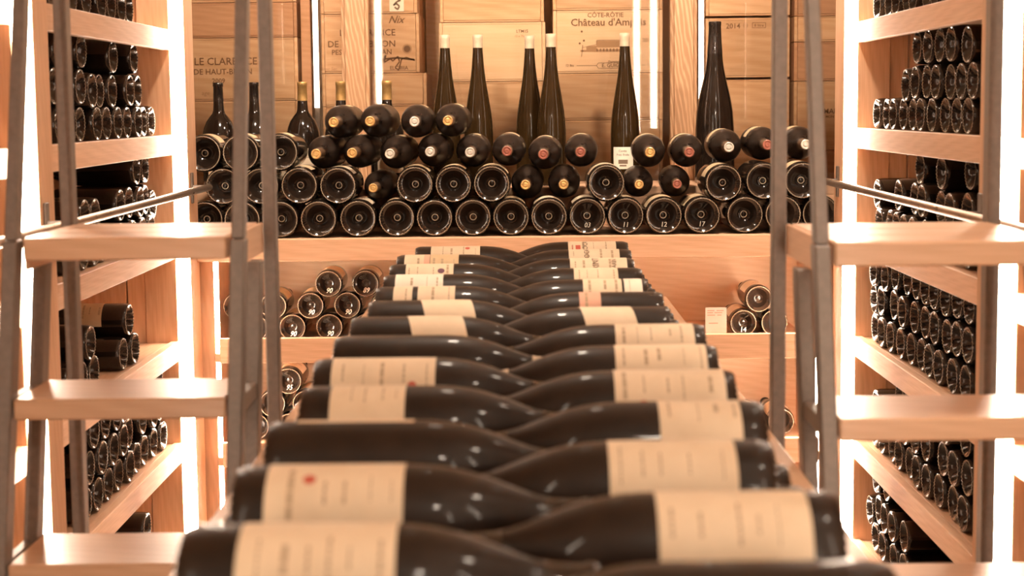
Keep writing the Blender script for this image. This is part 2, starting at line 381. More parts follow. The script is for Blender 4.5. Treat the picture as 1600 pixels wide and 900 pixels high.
# ------------------------------------------------------------------ side racks
LEVELS = [0.50, 0.215, -0.0695, -0.354, -0.6385, -0.923, -1.2075]       # lip tops, relative to the eye
def rack(s, xf, xp, xb, y0, y1, y2, label):
    """s: -1 left, +1 right. lip plane xf, post face xp, back xb; bay y0..y1, post y1..y2"""
    t = thing('wine_rack', label, 'rack', (s*(abs(xf)+abs(xb))/2, (y0+y1)/2, 0), 'oak wine racks along the side walls')
    top = 2.30
    for z in LEVELS + [0.785]:
        z += H
        box('shelf_board', 'oak_y', t, xf+s*0.026, xb, y0, y1, z-0.029, z-0.004)
        lip = box('front_lip', 'oak_y', t, xf, xf+s*0.022, y0, y1, z-0.055, z)
        box('groove_strip', 'oak_y', t, xf+s*0.0225, xf+s*0.0258, y0, y1, z-0.029, z-0.0035, bevel=0)
    box('end_stile', 'oak_z', t, xf, xf+s*0.088, y1-0.002, y1+0.03, 0.0, top)
    box('end_panel', 'oak_z', t, xf+s*0.089, xf+s*0.138, y1+0.006, y1+0.03, 0.0, top)
    box('end_panel', 'oak_z', t, xf+s*0.142, xb, y1+0.002, y1+0.03, 0.0, top)
    box('back_panel', 'oak_z', t, xb, xb+s*0.02, y0, y2, 0.0, top)
    box('post', 'oak_z', t, xp, xf-s*0.0005, y1+0.005, y2, 0.0, top)
    box('plinth', 'oak_y', t, xf+s*0.02, xf+s*0.04, y0, y1, 0.0, H+LEVELS[-1]-0.056)
    box('cornice', 'oak_y', t, xf, xb, y0, y2, top, top+0.03)
    tag(box('led_strip', 'led', t, xp+s*0.001, xf-s*0.001, y1-0.0024, y1+0.0045, 0.05, top, bevel=0.0003), 'glowing warm white light strip')
rack(-1, -0.945, -0.906, -1.34, 2.865, 4.02, 4.135, 'left oak rack bay, farther one, full of bottle bases beside the back wall')
rack(-1, -0.945, -0.906, -1.34, 1.05, 2.765, 2.86, 'left oak rack bay, nearer one, cut by the left picture edge')
rack(1, 0.915, 0.880, 1.31, 2.825, 4.00, 4.115, 'right oak rack bay, farther one, full of bottle bases beside the back wall')
rack(1, 0.915, 0.880, 1.31, 1.05, 2.70, 2.82, 'right oak rack bay, nearer one, cut by the right picture edge')

# posts with light strips behind the viewer (seen only as reflections)
for x0, x1, y, d in ((-0.945, -0.905, -0.10, 'left post behind the viewer'), (0.88, 0.92, -0.10, 'right post behind the viewer'), (0.88, 0.92, -1.50, 'right post on the wall behind the viewer')):
    t = thing('light_post', f'oak post with glowing strip, {d}', 'post', ((x0+x1)/2, y, 0), 'light posts behind the viewer')
    box('post', 'oak_z', t, x0, x1, y-0.09, y, 0.0, 2.30)
    box('led_strip', 'led', t, x0+0.001, x1-0.001, y+0.0005, y+0.01, 0.05, 2.28, bevel=0.001)

# ------------------------------------------------------------------ back shelving
t = thing('back_shelving', 'oak back shelving with wide fascia below the pile of magnums', 'shelving', (0, 4.4, 0))
zt = H-0.366
box('shelf_board', 'oak_x', t, -1.0, 0.98, 4.138, 4.85, zt-0.030, zt-0.0005)
box('front_lip', 'oak_x', t, -0.905, 0.879, 4.10, 4.137, zt-0.062, zt)
for z in (-0.646, -0.945, -1.225):
    zz = H+z
    box('shelf_board', 'oak_x', t, -0.868, 0.85, 4.121, 4.685, zz-0.070, zz-0.046)
    box('front_lip', 'oak_x', t, -0.849, 0.840, 4.10, 4.12, zz-0.070, zz)
for xa, xb_ in ((-0.905, -0.869), (0.851, 0.885)):
    box('side_stile', 'oak_z', t, xa, xb_, 4.14, 4.20, 0.0, zt-0.063)
    dd = -0.034 if xa < 0 else 0.034
    box('side_panel', 'oak_z', t, xa+dd, xb_+dd, 4.14, 4.685, 0.0, zt-0.031)
box('back_panel', 'ply', t, -0.94, 0.92, 4.686, 4.71, 0.0, zt-0.031)
for xa, xb_ in ((-0.8685, -0.866), (0.848, 0.8505)):
    tag(box('led_strip', 'led_back', t, xa, xb_, 4.146, 4.195, 0.08, zt-0.066, bevel=0.0003), 'glowing warm white light strip')
ledge_z = H-0.25
box('rear_ledge', 'oak_x', t, -1.30, 1.27, 4.49, 4.84, ledge_z-0.03, ledge_z)
box('ledge_riser', 'oak_x', t, -1.30, 1.27, 4.49, 4.51, zt-0.0003, ledge_z-0.0305)

# ------------------------------------------------------------------ niche with glass front
t = thing('glass_partition', 'clear glass panes between two grained wooden posts before the crates', 'partition', (0, 4.87, ledge_z))
for xa, xb_ in ((-0.577, -0.488), (0.499, 0.586)):
    box('post', 'pine_post', t, xa+0.012, xb_-0.012, 4.845, 4.90, 0.9, 2.44)
    box('post_edge', 'pine_post', t, xa, xa+0.0115, 4.85, 4.895, 0.9, 2.44)
    box('post_edge', 'pine_post', t, xb_-0.0115, xb_, 4.85, 4.895, 0.9, 2.44)
for xa, xb_ in ((-1.30, -0.578), (-0.487, 0.498), (0.587, 1.28)):
    box('glass_pane', 'pane', t, xa, xb_, 4.868, 4.876, ledge_z+0.001, 2.40, bevel=0)
BX = [(-0.668, 'beside the reddish shaded crate side'), (0.606, 'right of the right grained post')]
for x, d in BX:
    b = thing('light_bar', f'slim glowing vertical light bar {d}', 'light', (x, 4.90, ledge_z), 'vertical light bars before the crates')
    zlo = {-0.668: 1.36, -0.478: 1.35, 0.378: 1.35, 0.433: 1.27, 0.606: 1.30}[x]
    box('light_diffuser', 'led_bar', b, x-0.008, x+0.008, 4.900, 4.909, zlo, 2.40, bevel=0.001)
    box('bar_housing', 'steel', b, x-0.008, x+0.008, 4.9095, 4.914, ledge_z-0.14, 2.40, bevel=0.0005)

# ------------------------------------------------------------------ wine crates
YC = 4.94
def on_crate(parent, pieces, name='stencil_print', mat='burn', y=YC):
    """pieces: (text, size, x, z, shear) on the crate front, world x / eye-relative z"""
    vs, fs = [], []
    for s, size, x, z, sh in pieces:
        v, f = text_geo(s, size, sh); b = len(vs)
        vs += [(x+a, y-0.0012, H+z+c_) for a, c_, _ in v]; fs += [tuple(i+b for i in p) for p in f]
    o_w = parent.location + parent.parent.location
    return link(name, mesh_of(name, [(a-o_w.x, b_-o_w.y, c_-o_w.z) for a, b_, c_ in vs], fs, [mat]), parent)
def on_crate_rects(parent, rects, name, mat, y=YC, off=0.0011):
    vs, fs = [], []
    for q in rects:
        b = len(vs); vs += [(x, y-off, H+z) for x, z in q]; fs.append(tuple(range(b, b+len(q))))
    o_w = parent.location + parent.parent.location
    return link(name, mesh_of(name, [(a-o_w.x, b_-o_w.y, c_-o_w.z) for a, b_, c_ in vs], fs, [mat]), parent)
def crate(x0, x1, z0, z1, label, mat='pine', depth=0.30, y=YC):
    z0 += H; z1 += H; th = 0.011; e = 0.0008
    t = thing('wine_crate', label, 'crate', ((x0+x1)/2, y+depth/2, z0), 'wooden wine crates stacked at the back')
    fp = box('front_panel', mat, t, x0+th+e, x1-th-e, y, y+th, z0+0.006, z1-0.006, 0.001)
    box('side_panel', mat, t, x0, x0+th, y+0.001, y+depth, z0, z1); box('side_panel', mat, t, x1-th, x1, y+0.001, y+depth, z0, z1)
    box('base_panel', mat, t, x0+th+e, x1-th-e, y+0.002, y+depth, z0, z0+0.0055, 0.001); box('lid_panel', mat, t, x0+th+e, x1-th-e, y+0.002, y+depth, z1-0.0055, z1, 0.001)
    box('back_panel', mat, t, x0+th+e, x1-th-e, y+depth-th, y+depth-0.001, z0+0.006, z1-0.006)
    return fp
zb = -0.389
A3 = crate(-1.10, -0.735, zb, 0.024, 'pine crate at the foot of the far left stack behind standing bottles')
A2 = crate(-1.10, -0.735, 0.026, 0.234, 'pine crate with two lines of stencilled capitals in the far left stack', 'pine')
A1 = crate(-1.10, -0.735, 0.236, 0.350, 'shallow reddish crate above the stencilled one in the far left stack', 'pine_red')
A0 = crate(-1.10, -0.735, 0.352, 0.60, 'topmost pine crate of the far left stack')
on_crate(A2, [('LE CLARENCE', 0.034, -0.975, 0.156, 0), ('DE HAUT-BRION', 0.026, -0.985, 0.122, 0), ('2009', 0.022, -1.0, 0.092, 0)], mat='burn')
on_crate(A2, [('age', 0.020, -1.045, 0.052, 0.2), ('E', 0.020, -0.86, 0.055, 0)], 'small_print', 'burn_soft')
B3 = crate(-0.655, -0.300, zb, 0.001, 'bottom crate of the second stack from the left')
B2 = crate(-0.655, -0.306, 0.003, 0.112, 'plain shallow crate under the signed crate')
B1 = crate(-0.655, -0.328, 0.114, 0.308, 'pine crate with stencilled name, scrawled signature and dark round stamp')
B0 = crate(-0.655, -0.333, 0.310, 0.52, 'top crate of the second stack with a white emblem sticker')
on_crate(B1, [('LE CLARENCE', 0.030, -0.500, 0.246, 0), ('DE HAUT-BRION', 0.030, -0.520, 0.209, 0), ('PESSAC-LEOGNAN', 0.024, -0.520, 0.182, 0), ('ELCI8IIA', 0.017, -0.397, 0.129, 0)])
on_crate(B1, [('Nix', 0.034, -0.405, 0.288, 0.4)], 'handwritten_mark', 'burn')
on_crate(B1, [('Blanc Sec', 0.015, -0.632, 0.128, 0.2)], 'small_print', 'burn_soft')
def ribbon(pts, wd):
    qs = []
    for (x0, z0), (x1, z1) in zip(pts, pts[1:]):
        d = math.hypot(x1-x0, z1-z0) or 1; nx, nz = -(z1-z0)/d*wd, (x1-x0)/d*wd
        qs.append([(x0-nx, z0-nz), (x1-nx, z1-nz), (x1+nx, z1+nz), (x0+nx, z0+nz)])
    return qs
sig = [(-0.474, 0.160), (-0.455, 0.150), (-0.440, 0.172), (-0.446, 0.148), (-0.425, 0.160), (-0.417, 0.152), (-0.400, 0.168), (-0.395, 0.150), (-0.410, 0.130), (-0.398, 0.122), (-0.388, 0.158), (-0.372, 0.164), (-0.355, 0.157), (-0.344, 0.154)]
on_crate_rects(B1, ribbon(sig, 0.0022), 'signature_scrawl', 'burn')
on_crate_rects(B1, ribbon([(-0.462, 0.158), (-0.40, 0.163), (-0.345, 0.156)], 0.003), 'signature_scrawl', 'burn')
on_crate_rects(B1, [[(-0.369+0.016*math.cos(2*PI*k/20), 0.192+0.016*math.sin(2*PI*k/20)) for k in range(20)]], 'round_stamp', 'burn_soft')
on_crate_rects(B1, [[(-0.369+0.011*math.cos(2*PI*k/20), 0.192+0.011*math.sin(2*PI*k/20)) for k in range(20)]], 'round_stamp', 'burn', off=0.0014)
on_crate_rects(B0, [[(-0.425, 0.316), (-0.377, 0.316), (-0.377, 0.42), (-0.425, 0.42)]], 'emblem_sticker', 'paper_white')
on_crate_rects(B0, ribbon([(-0.408, 0.330), (-0.398, 0.322), (-0.392, 0.333), (-0.402, 0.342), (-0.412, 0.336), (-0.400, 0.348), (-0.388, 0.352), (-0.400, 0.358), (-0.410, 0.366), (-0.402, 0.372), (-0.396, 0.362)], 0.0028), 'emblem_print', 'ink', off=0.0014)
C2 = crate(-0.262, 0.092, zb, 0.080, 'darker orange pine crate low behind the tall slender bottles', 'pine')
C1 = crate(-0.262, 0.092, 0.082, 0.276, 'pale plain crate with tiny stencil behind the tall slender bottles', 'pine_pale')
C0 = crate(-0.258, 0.088, 0.278, 0.52, 'top crate of the middle stack', 'pine')
on_crate(C1, [('LTM15', 0.014, 0.015, 0.246, 0)], 'tiny_stencil', 'burn')
on_crate(C1, [('12 x 75cl', 0.010, 0.008, 0.230, 0)], 'tiny_stencil', 'burn_soft')
D3 = crate(0.118, 0.482, zb, -0.052, 'lowest pine crate in the stack behind the fourth tall slender bottle')
D2 = crate(0.118, 0.482, -0.050, 0.104, 'plain pine crate just below the crate with a drawn castle')
D1 = crate(0.118, 0.482, 0.106, 0.312, 'pale crate printed with a drawn castle and decorative lettering', 'pine_pale')
D0 = crate(0.118, 0.482, 0.314, 0.54, 'topmost pine crate above the castle crate')
on_crate(D1, [('CÔTE-RÔTIE', 0.021, 0.292, 0.296, 0), ('201', 0.018, 0.428, 0.212, 0)])
on_crate(D1, [('Château d\'Ampuis', 0.034, 0.302, 0.272, 0)], 'decorative_lettering', 'burn')
on_crate(D1, [('Domaine', 0.010, 0.318, 0.142, 0.2), ('E. GUIGAL', 0.017, 0.318, 0.130, 0), ('12 Bts', 0.011, 0.172, 0.131, 0.1), ('750 ml', 0.010, 0.445, 0.131, 0.1)], 'small_print', 'burn')
on_crate_rects(D1, ribbon([(0.195, 0.130), (0.262, 0.130)], 0.0006) + ribbon([(0.372, 0.130), (0.425, 0.130)], 0.0006) + ribbon([(0.262, 0.130), (0.268, 0.139), (0.366, 0.139), (0.372, 0.130), (0.366, 0.121), (0.268, 0.121), (0.262, 0.130)], 0.0007), 'frame_print', 'burn')
cas = [[(0.262, 0.190), (0.345, 0.190), (0.345, 0.212), (0.262, 0.212)], [(0.228, 0.182), (0.262, 0.182), (0.262, 0.196), (0.228, 0.194)], [(0.208, 0.176), (0.355, 0.176), (0.355, 0.184), (0.208, 0.182)]]
on_crate_rects(D1, cas, 'castle_drawing', 'burn_soft')
on_crate_rects(D1, [[(0.262+0.011*k, 0.176), (0.266+0.011*k, 0.176), (0.266+0.011*k, 0.186), (0.262+0.011*k, 0.186)] for k in range(8)] + ribbon([(0.212, 0.16), (0.216, 0.198)], 0.0008) + ribbon([(0.214, 0.190), (0.262, 0.200), (0.262, 0.214), (0.346, 0.214)], 0.0006), 'castle_drawing', 'burn', off=0.0014)
for x, z in ((0.213, 0.243), (0.220, 0.213), (0.206, 0.204), (0.215, 0.179)):
    on_crate_rects(D1, [[(x+0.0035*math.cos(2*PI*k/10), z+0.0035*math.sin(2*PI*k/10)) for k in range(10)]], 'nail_knot', 'burn', off=0.0015)
E2 = crate(0.625, 0.905, zb, 0.078, 'lower pine crate behind the dark large bottle')
E1 = crate(0.625, 0.905, 0.086, 0.282, 'pine crate stamped with a year and a small boxed mark')
E0 = crate(0.625, 0.905, 0.290, 0.52, 'top pine crate above the year stamped crate')
on_crate(E1, [('2014', 0.024, 0.716, 0.255, 0)])
on_crate(E1, [('8 litre', 0.013, 0.802, 0.257, 0)], 'small_print', 'burn')
on_crate_rects(E1, ribbon([(0.780, 0.249), (0.824, 0.249), (0.824, 0.266), (0.780, 0.266), (0.780, 0.249)], 0.0008) + ribbon([(0.757+0.007*math.cos(2*PI*k/14), 0.257+0.007*math.sin(2*PI*k/14)) for k in range(15)], 0.0009), 'mark_print', 'burn')
for k, (za, zb_) in enumerate(((zb, -0.16), (-0.158, 0.07), (0.072, 0.20), (0.202, 0.285), (0.287, 0.52))):
    fp = crate(0.92, 1.21, za, zb_, f'{ORD[k]} crate up in the far right stack by the rack post', 'pine' if k % 2 else 'pine_red')
    if k == 1: on_crate(fp, [('DOMAINE', 0.024, 1.035, -0.030, 0), ('MONTI', 0.012, 1.045, -0.048, 0)], 'stencil_print', 'burn')
for nm, x0, x1, y0, y1, lab, mt in (('standing_board', -0.325, -0.265, 5.255, 5.275, 'pale upright board in the gap between second and middle crate stacks', 'ply'), ('shaded_crate_side', -0.722, -0.690, 4.94, 4.96, 'reddish upright strip for a shaded crate side, left of the first light bar', 'pine_red')):
    o = box(nm, mt, None, x0, x1, y0, y1, H+zb, 2.10); tag(o, lab, 'board')  # reddish strip stands in for a crate side in shade
# the plinth the crates stand on
tag(box('crate_plinth', 'oak_x', None, -1.40, 1.40, 4.915, 5.34, 0.0, H+zb), 'oak plinth under all the stacked crates', 'plinth')

# ------------------------------------------------------------------ table with raised sides
TF = H-0.504
t = thing('display_table', 'long oak table covered with two layers of lying bottles', 'table', (0, 2.2, 0))
for k in range(6): box('table_board', 'tread_y', t, -0.386+0.12867*k, -0.386+0.12867*(k+1)-0.001, 0.60, 3.85, TF-0.035, TF-0.0005, 0.002)
for s in (-1, 1):
    for y in (0.70, 3.74): box('leg', 'oak_z', t, s*0.28, s*0.35, y-0.035, y+0.035, 0.0, TF-0.036)
    box('apron', 'oak_y', t, s*0.325, s*0.35, 0.737, 3.703, TF-0.11, TF-0.036)
for y in (0.675, 3.74): box('apron', 'oak_x', t, -0.278, 0.278, y, y+0.025, TF-0.11, TF-0.036)

# ------------------------------------------------------------------ library step ladders
def ladder(s, xin, xout, yf, yb, label):
    zp = H-0.194; sl = 0.222
    fy = lambda z: yf + (z-zp)*sl
    t = thing('step_ladder', label, 'ladder', (s*(xin+xout)/2, (yf+yb)/2, 0), 'platform step ladders by the racks')
    top = H+0.62
    for x in (s*xin, s*xout):
        MB().bar((x, fy(0), 0), (x, fy(zp-0.004), zp-0.004), 0.022, 0.034).build('front_stile', 'steel', t, 0.002)
        MB().bar((x, fy(zp-0.004), zp-0.003), (x, fy(top), top), 0.019, 0.028).build('handrail_post', 'steel', t, 0.002)
        MB().bar((x, fy(0)+0.145, 0), (x, fy(zp-0.052)+0.145, zp-0.052), 0.022, 0.034).build('rear_stile', 'steel', t, 0.002)
        MB().bar((x, yb, 0), (x, yb, top), 0.022, 0.028).build('back_post', 'steel', t, 0.002)
        MB().bar((x, fy(top), top), (x, fy(top), top+0.02), 0.02, 0.03).build('post_cap', 'steel', t, 0.002)
        box('top_rail', 'steel', t, x-0.01, x+0.01, min(fy(top), yb)-0.01, max(fy(top), yb)+0.012, top+0.001, top+0.02)
        xi = x-0.013*(1 if x > 0 else -1)*(1 if abs(x) > (xin+xout)/2 else -1)
        box('platform_cheek', 'tread_y', t, xi-0.003, xi+0.003 if False else xi+0.003, yf+0.018, yb-0.016, zp-0.052, zp-0.001)
    a, b = sorted((s*xin, s*xout)); a += 0.018; b -= 0.018
    nb = 3; d0, d1 = yf-0.012, yb-0.018
    for k in range(nb):
        box('platform_board', 'tread_x', t, a, b, d0+(d1-d0)*k/nb, d0+(d1-d0)*(k+1)/nb-0.0012, zp-0.035, zp, 0.003)
    for k in range(4):
        z = zp-0.2375*(k+1)
        tr = box('tread', 'tread_x', t, a-0.004, b+0.004, fy(z)-0.018, fy(z)+0.145, z-0.032, z, 0.003)
        for x in (s*xin, s*xout):
            box('tread_bracket', 'steel', t, x-0.008, x+0.008, fy(z)+0.019, fy(z)+0.122, z-0.029, z-0.003)
    box('back_crossbar', 'steel', t, a, b, yb-0.008, yb+0.008, 0.30, 0.33)
ladder(-1, 0.430, 0.777, 2.245, 2.53, 'left step ladder of grey steel and pale wood treads by the left rack')
ladder(1, 0.421, 0.767, 2.055, 2.39, 'right step ladder of grey steel and pale wood treads by the right rack')
for s, x, sd in ((-1, -0.862, 'left'), (1, 0.846, 'right')):
    t = thing('ladder_rail', f'brushed metal ladder rail running along the {sd} rack', 'rail', (x, 2.6, H-0.217), 'ladder rails on the racks')
    MB().cyl((x, 1.1, H-0.217), (x, 4.085, H-0.217), 0.0095, 20).build('rail_tube', 'rail', t, 0, smooth=False)
    xp = -0.906 if s < 0 else 0.880
    for y in (4.06, 2.80):
        box('rail_bracket', 'steel', t, x+s*0.009, xp-s*0.002, y-0.006, y+0.006, H-0.224, H-0.210)
        box('bracket_plate', 'steel', t, xp-s*0.005, xp-s*0.0005, y-0.012, y+0.012, H-0.26, H-0.175)

# ------------------------------------------------------------------ ceiling downlights; viewer, far-end and crate ones are added fill
for k, (x, y, d, tilt, wt) in enumerate(((0.35, -0.5, 'added behind the viewer as front fill', 0.85, 1.1), (0.72, 0.9, 'over the near table end', 0.35, 0.45), (0.72, 2.2, 'beside the right ladder', 0.35, 0.5), (-0.05, 2.9, 'added over the far table end as fill', 0.1, 0.9), (-0.55, 3.6, 'added to brighten the left crates', 1.0, 2.8), (0.55, 3.6, 'added to brighten the right crates', 1.0, 2.8))):
    t = thing('downlight', f'recessed round ceiling downlight {d}', 'light', (x, y, 2.45), 'ceiling downlights')
    MB().cyl((x, y, 2.432), (x, y, 2.4495), 0.05, 28).build('trim_ring', 'steel', t, 0.002)
    MB().cyl((x, y, 2.428), (x, y, 2.4315), 0.036, 28).build('lamp_lens', 'lens', t, 0)
    ld = bpy.data.lights.new('downlight_beam', 'SPOT'); ld.energy = SPOT_WATT; ld.color = SPOT_COLOR; ld.spot_size = math.radians(110); ld.spot_blend = 0.8; ld.shadow_soft_size = 0.06
    lo = bpy.data.objects.new('downlight_beam', ld); COL.objects.link(lo); lo.parent = t; lo.location = (0, 0, -0.03); lo.rotation_euler = (tilt, 0, 0); ld.energy *= wt
LEFT_STACKS = {
 0: [[(3.118, 0.2525), (3.2026, 0.2525), (3.2866, 0.2525), (3.3712, 0.2525), (3.4966, 0.2525), (3.5912, 0.2525), (3.6754, 0.2525), (3.7603, 0.2525)]] ,
 1: [[(3.1402, -0.032), (3.2249, -0.032), (3.309, -0.032), (3.4256, -0.032), (3.5103, -0.032), (3.5944, -0.032), (3.6962, -0.032), (3.7803, -0.032), (3.8652, -0.032), (3.9496, -0.032)], [(3.1271, 0.051), (3.3062, 0.052), (3.3903, 0.0442), (3.4747, 0.0441), (3.5601, 0.0447), (3.7214, 0.0481), (3.8062, 0.0479)], [(3.1575, 0.1293), (3.3262, 0.1335), (3.569, 0.1282), (3.801, 0.1318)]] ,
 2: [[(3.1793, -0.3165), (3.2731, -0.3165), (3.357, -0.3165), (3.4418, -0.3165), (3.5266, -0.3165), (3.6105, -0.3165), (3.6945, -0.3165), (3.799, -0.3165), (3.883, -0.3165)], [(3.2109, -0.2387), (3.3062, -0.2393), (3.3968, -0.2425), (3.5995, -0.2332), (3.6887, -0.2327), (3.7733, -0.2365), (3.8582, -0.2363), (3.9403, -0.255)], [(3.7661, -0.1529), (3.8633, -0.1524)]] ,
 3: [[(3.176, -0.601), (3.26, -0.601), (3.3445, -0.601), (3.5949, -0.601), (3.6793, -0.601)], [(3.3051, -0.5269), (3.6459, -0.5239)]] ,
 4: [[(3.2406, -0.8855), (3.3348, -0.8855), (3.424, -0.8855), (3.5156, -0.8855), (3.5997, -0.8855), (3.6869, -0.8855), (3.771, -0.8855), (3.859, -0.8855), (3.9433, -0.8855)], [(3.2744, -0.8086), (3.3599, -0.8053), (3.4586, -0.809), (3.5434, -0.8062), (3.6284, -0.8065), (3.7636, -0.8018), (3.8482, -0.8022), (3.9323, -0.8022)], [(3.3126, -0.7338), (3.3972, -0.73), (3.5003, -0.7341), (3.5844, -0.7329), (3.8244, -0.7216), (3.9086, -0.7217)]] ,
 5: [[(3.5997, -1.17), (3.707, -1.17), (3.8001, -1.17)], [(3.7689, -1.092)]] ,
}
RIGHT_STACKS = {
 0: [[(3.3079, 0.2525), (3.3933, 0.2525), (3.4776, 0.2525), (3.5623, 0.2525), (3.6465, 0.2525), (3.7306, 0.2525), (3.8153, 0.2525), (3.9105, 0.2525)]] ,
 1: [[(3.1374, -0.032), (3.2218, -0.032), (3.3066, -0.032), (3.393, -0.032), (3.4786, -0.032), (3.5628, -0.032), (3.6573, -0.032), (3.7418, -0.032), (3.8286, -0.032), (3.917, -0.032)], [(3.0975, 0.0419), (3.1815, 0.0417), (3.266, 0.0415), (3.3557, 0.0433), (3.4445, 0.0448), (3.5286, 0.0447), (3.6129, 0.0393)], [(3.1322, 0.1184), (3.2562, 0.125), (3.3404, 0.1259), (3.4248, 0.1264), (3.5194, 0.1282)]] ,
 2: [[(3.1119, -0.3165), (3.1961, -0.3165), (3.2807, -0.3165), (3.3656, -0.3165), (3.4496, -0.3165), (3.5336, -0.3165), (3.6182, -0.3165), (3.7029, -0.3165), (3.7871, -0.3165), (3.8714, -0.3165)], [(3.1249, -0.2335), (3.2312, -0.2402), (3.3296, -0.2406), (3.4559, -0.2327), (3.5408, -0.2328), (3.689, -0.2336), (3.9132, -0.2437)], [(3.1201, -0.1497), (3.3084, -0.1593), (3.504, -0.1573)]] ,
 3: [[(3.1053, -0.601), (3.1893, -0.601), (3.3013, -0.601), (3.3853, -0.601), (3.4692, -0.601), (3.5539, -0.601), (3.6383, -0.601), (3.7387, -0.601), (3.823, -0.601), (3.9077, -0.601)], [(3.0969, -0.5174), (3.1816, -0.5174), (3.2657, -0.5249), (3.3624, -0.5202), (3.4472, -0.5199), (3.5313, -0.5201), (3.6205, -0.5189), (3.7333, -0.5172), (3.8532, -0.5226), (3.9528, -0.5301)], [(3.0986, -0.4334), (3.1827, -0.4334), (3.2664, -0.4409), (3.3506, -0.437), (3.4354, -0.4368), (3.5198, -0.4369), (3.6039, -0.4366), (3.7103, -0.4364), (3.8061, -0.4531), (3.9205, -0.4526)]] ,
 4: [[(3.1076, -0.8855), (3.1915, -0.8855), (3.2952, -0.8855), (3.3849, -0.8855), (3.4695, -0.8855), (3.5609, -0.8855), (3.6456, -0.8855), (3.7302, -0.8855), (3.8184, -0.8855), (3.9051, -0.8855)], [(3.0905, -0.8032), (3.1752, -0.8031), (3.2707, -0.8051), (3.3971, -0.8024), (3.5064, -0.8101), (3.602, -0.8122), (3.7128, -0.8033), (3.797, -0.8043), (3.8811, -0.805)], [(3.1228, -0.7257), (3.2407, -0.7267), (3.4871, -0.7283), (3.571, -0.7342), (3.6554, -0.7419)]] ,
 5: [[(3.2952, -1.17), (3.3946, -1.17), (3.4909, -1.17), (3.6119, -1.17), (3.6964, -1.17), (3.804, -1.17), (3.8889, -1.17)], [(3.6098, -1.086), (3.698, -1.086), (3.7827, -1.0888), (3.8674, -1.0888), (3.9494, -1.1117)], [(3.79, -1.0051), (3.8979, -1.0105)]] ,
}

# ------------------------------------------------------------------ bottles lying base-out in the side racks
SHELF = ['top shelf in view', 'second shelf down', 'third shelf down', 'fourth shelf down', 'fifth shelf down', 'sixth shelf down']
ROWN = {1: ['only'], 2: ['bottom', 'upper'], 3: ['bottom', 'middle', 'top']}
LABELLED = {('left', 2, 2, 0): (0.055, 0.150), ('left', 3, 1, 0): (0.06, 0.135), ('left', 3, 1, 1): (0.075, 0.16), ('left', 3, 0, 4): (0.06, 0.15), ('right', 0, 0, 3): (0.06, 0.15)}
rng = random.Random(3)
for side, st, sx, axis in (('left', LEFT_STACKS, -0.979, (-1, 0, 0)), ('right', RIGHT_STACKS, 0.949, (1, 0, 0))):
    for lev, rows in st.items():
        for r, row in enumerate(rows):
            far = sorted(row, key=lambda p: -p[0])
            for i, (y, z) in enumerate(far):
                rw = ROWN[len(rows)][r]
                key = (side, lev, r, i)
                lab = f'dark bottle base, {ORD[i]} from far post, {rw} row, {SHELF[lev]}, {side} rack'
                if key in LABELLED: lab = f'cream-labelled bottle, {ORD[i]} from far post, {rw} row, {SHELF[lev]}, {side} rack'
                jx = rng.uniform(-0.006, 0.006)
                o = put_bottle('wine_bottle', 'burg', (sx+jx, y, H+z+0.0005), axis, (0, -0.75, 0.66), lab, f'bottles stacked in the {side} rack')
                if key in LABELLED:
                    z0, z1 = LABELLED[key]
                    lb = link('label', label_mesh(P_BURG, z0, z1, 2.0, 'paper_tan'), o); printed(lb, P_BURG, z0, z1, 2.0, rng, 'ink_soft')

# ------------------------------------------------------------------ magnums piled on the back shelf
G = 'magnums piled on the back shelf'
ROW1 = [-0.8885, -0.781, -0.674, -0.566, -0.455, -0.346, -0.239, -0.131, -0.024, 0.083, 0.191, 0.299, 0.406, 0.5135, 0.634, 0.741, 0.848]
ROW2 = [-0.834, -0.727, -0.618, -0.510, -0.293, -0.185, -0.0775, 0.245, 0.574, 0.6875, 0.795]
ROW3 = [-0.889, -0.7805, -0.671]
OUT = {0: ROW1, 1: ROW2, 2: ROW3}
ROWNAME = ['bottom', 'second', 'third', 'top']
CH = {(0, 10): '03', (0, 11): '11', (0, 12): '12', (0, 13): '17'}
NOLAB = {(0, 6), (0, 7), (0, 14), (0, 15), (0, 16), (1, 9), (1, 0)}
PILE = []
def settle(x, R):
    """height at which a bottle of radius R comes to rest on the pile"""
    z = zt+R+0.0006
    for px_, pz, pr in PILE:
        d = abs(px_-x); q = R+pr+0.0014
        if d < q: z = max(z, pz+math.sqrt(q*q-d*d))
    return z
PUNT = lathe('punt_glint_ring', [(0.0075, 0.0278), (0.0082, 0.0268), (0.0094, 0.0268), (0.0100, 0.0278)], 24, ['punt_glint'])
#        body x, tip x, capsule
CORK = {0: [], 1: [(-0.4015, -0.412, 'gold'), (0.0295, 0.017, 'gold'), (0.137, 0.124, 'gold'), (0.354, 0.334, 'gold'), (0.461, 0.441, 'red_cap')],
        2: [(-0.560, -0.569, 'gold'), (-0.4565, -0.468, 'gold'), (-0.3475, -0.362, 'silver'), (-0.242, -0.249, 'silver'), (-0.131, -0.137, 'silver'), (-0.025, -0.034, 'red_cap'), (0.083, 0.068, 'red_cap'), (0.190, 0.172, 'red_cap'),
            (0.386, 0.367, 'gold'), (0.497, 0.477, 'red_cap'), (0.608, 0.588, 'silver'), (0.716, 0.696, 'red_cap'), (0.824, 0.803, 'silver')],
        3: [(-0.509, -0.518, 'gold'), (-0.4035, -0.416, 'gold'), (-0.296, -0.291, 'silver'), (-0.188, -0.198, 'gold')]}
CAPN = {'gold': 'gold', 'silver': 'silver', 'red_cap': 'dull red'}
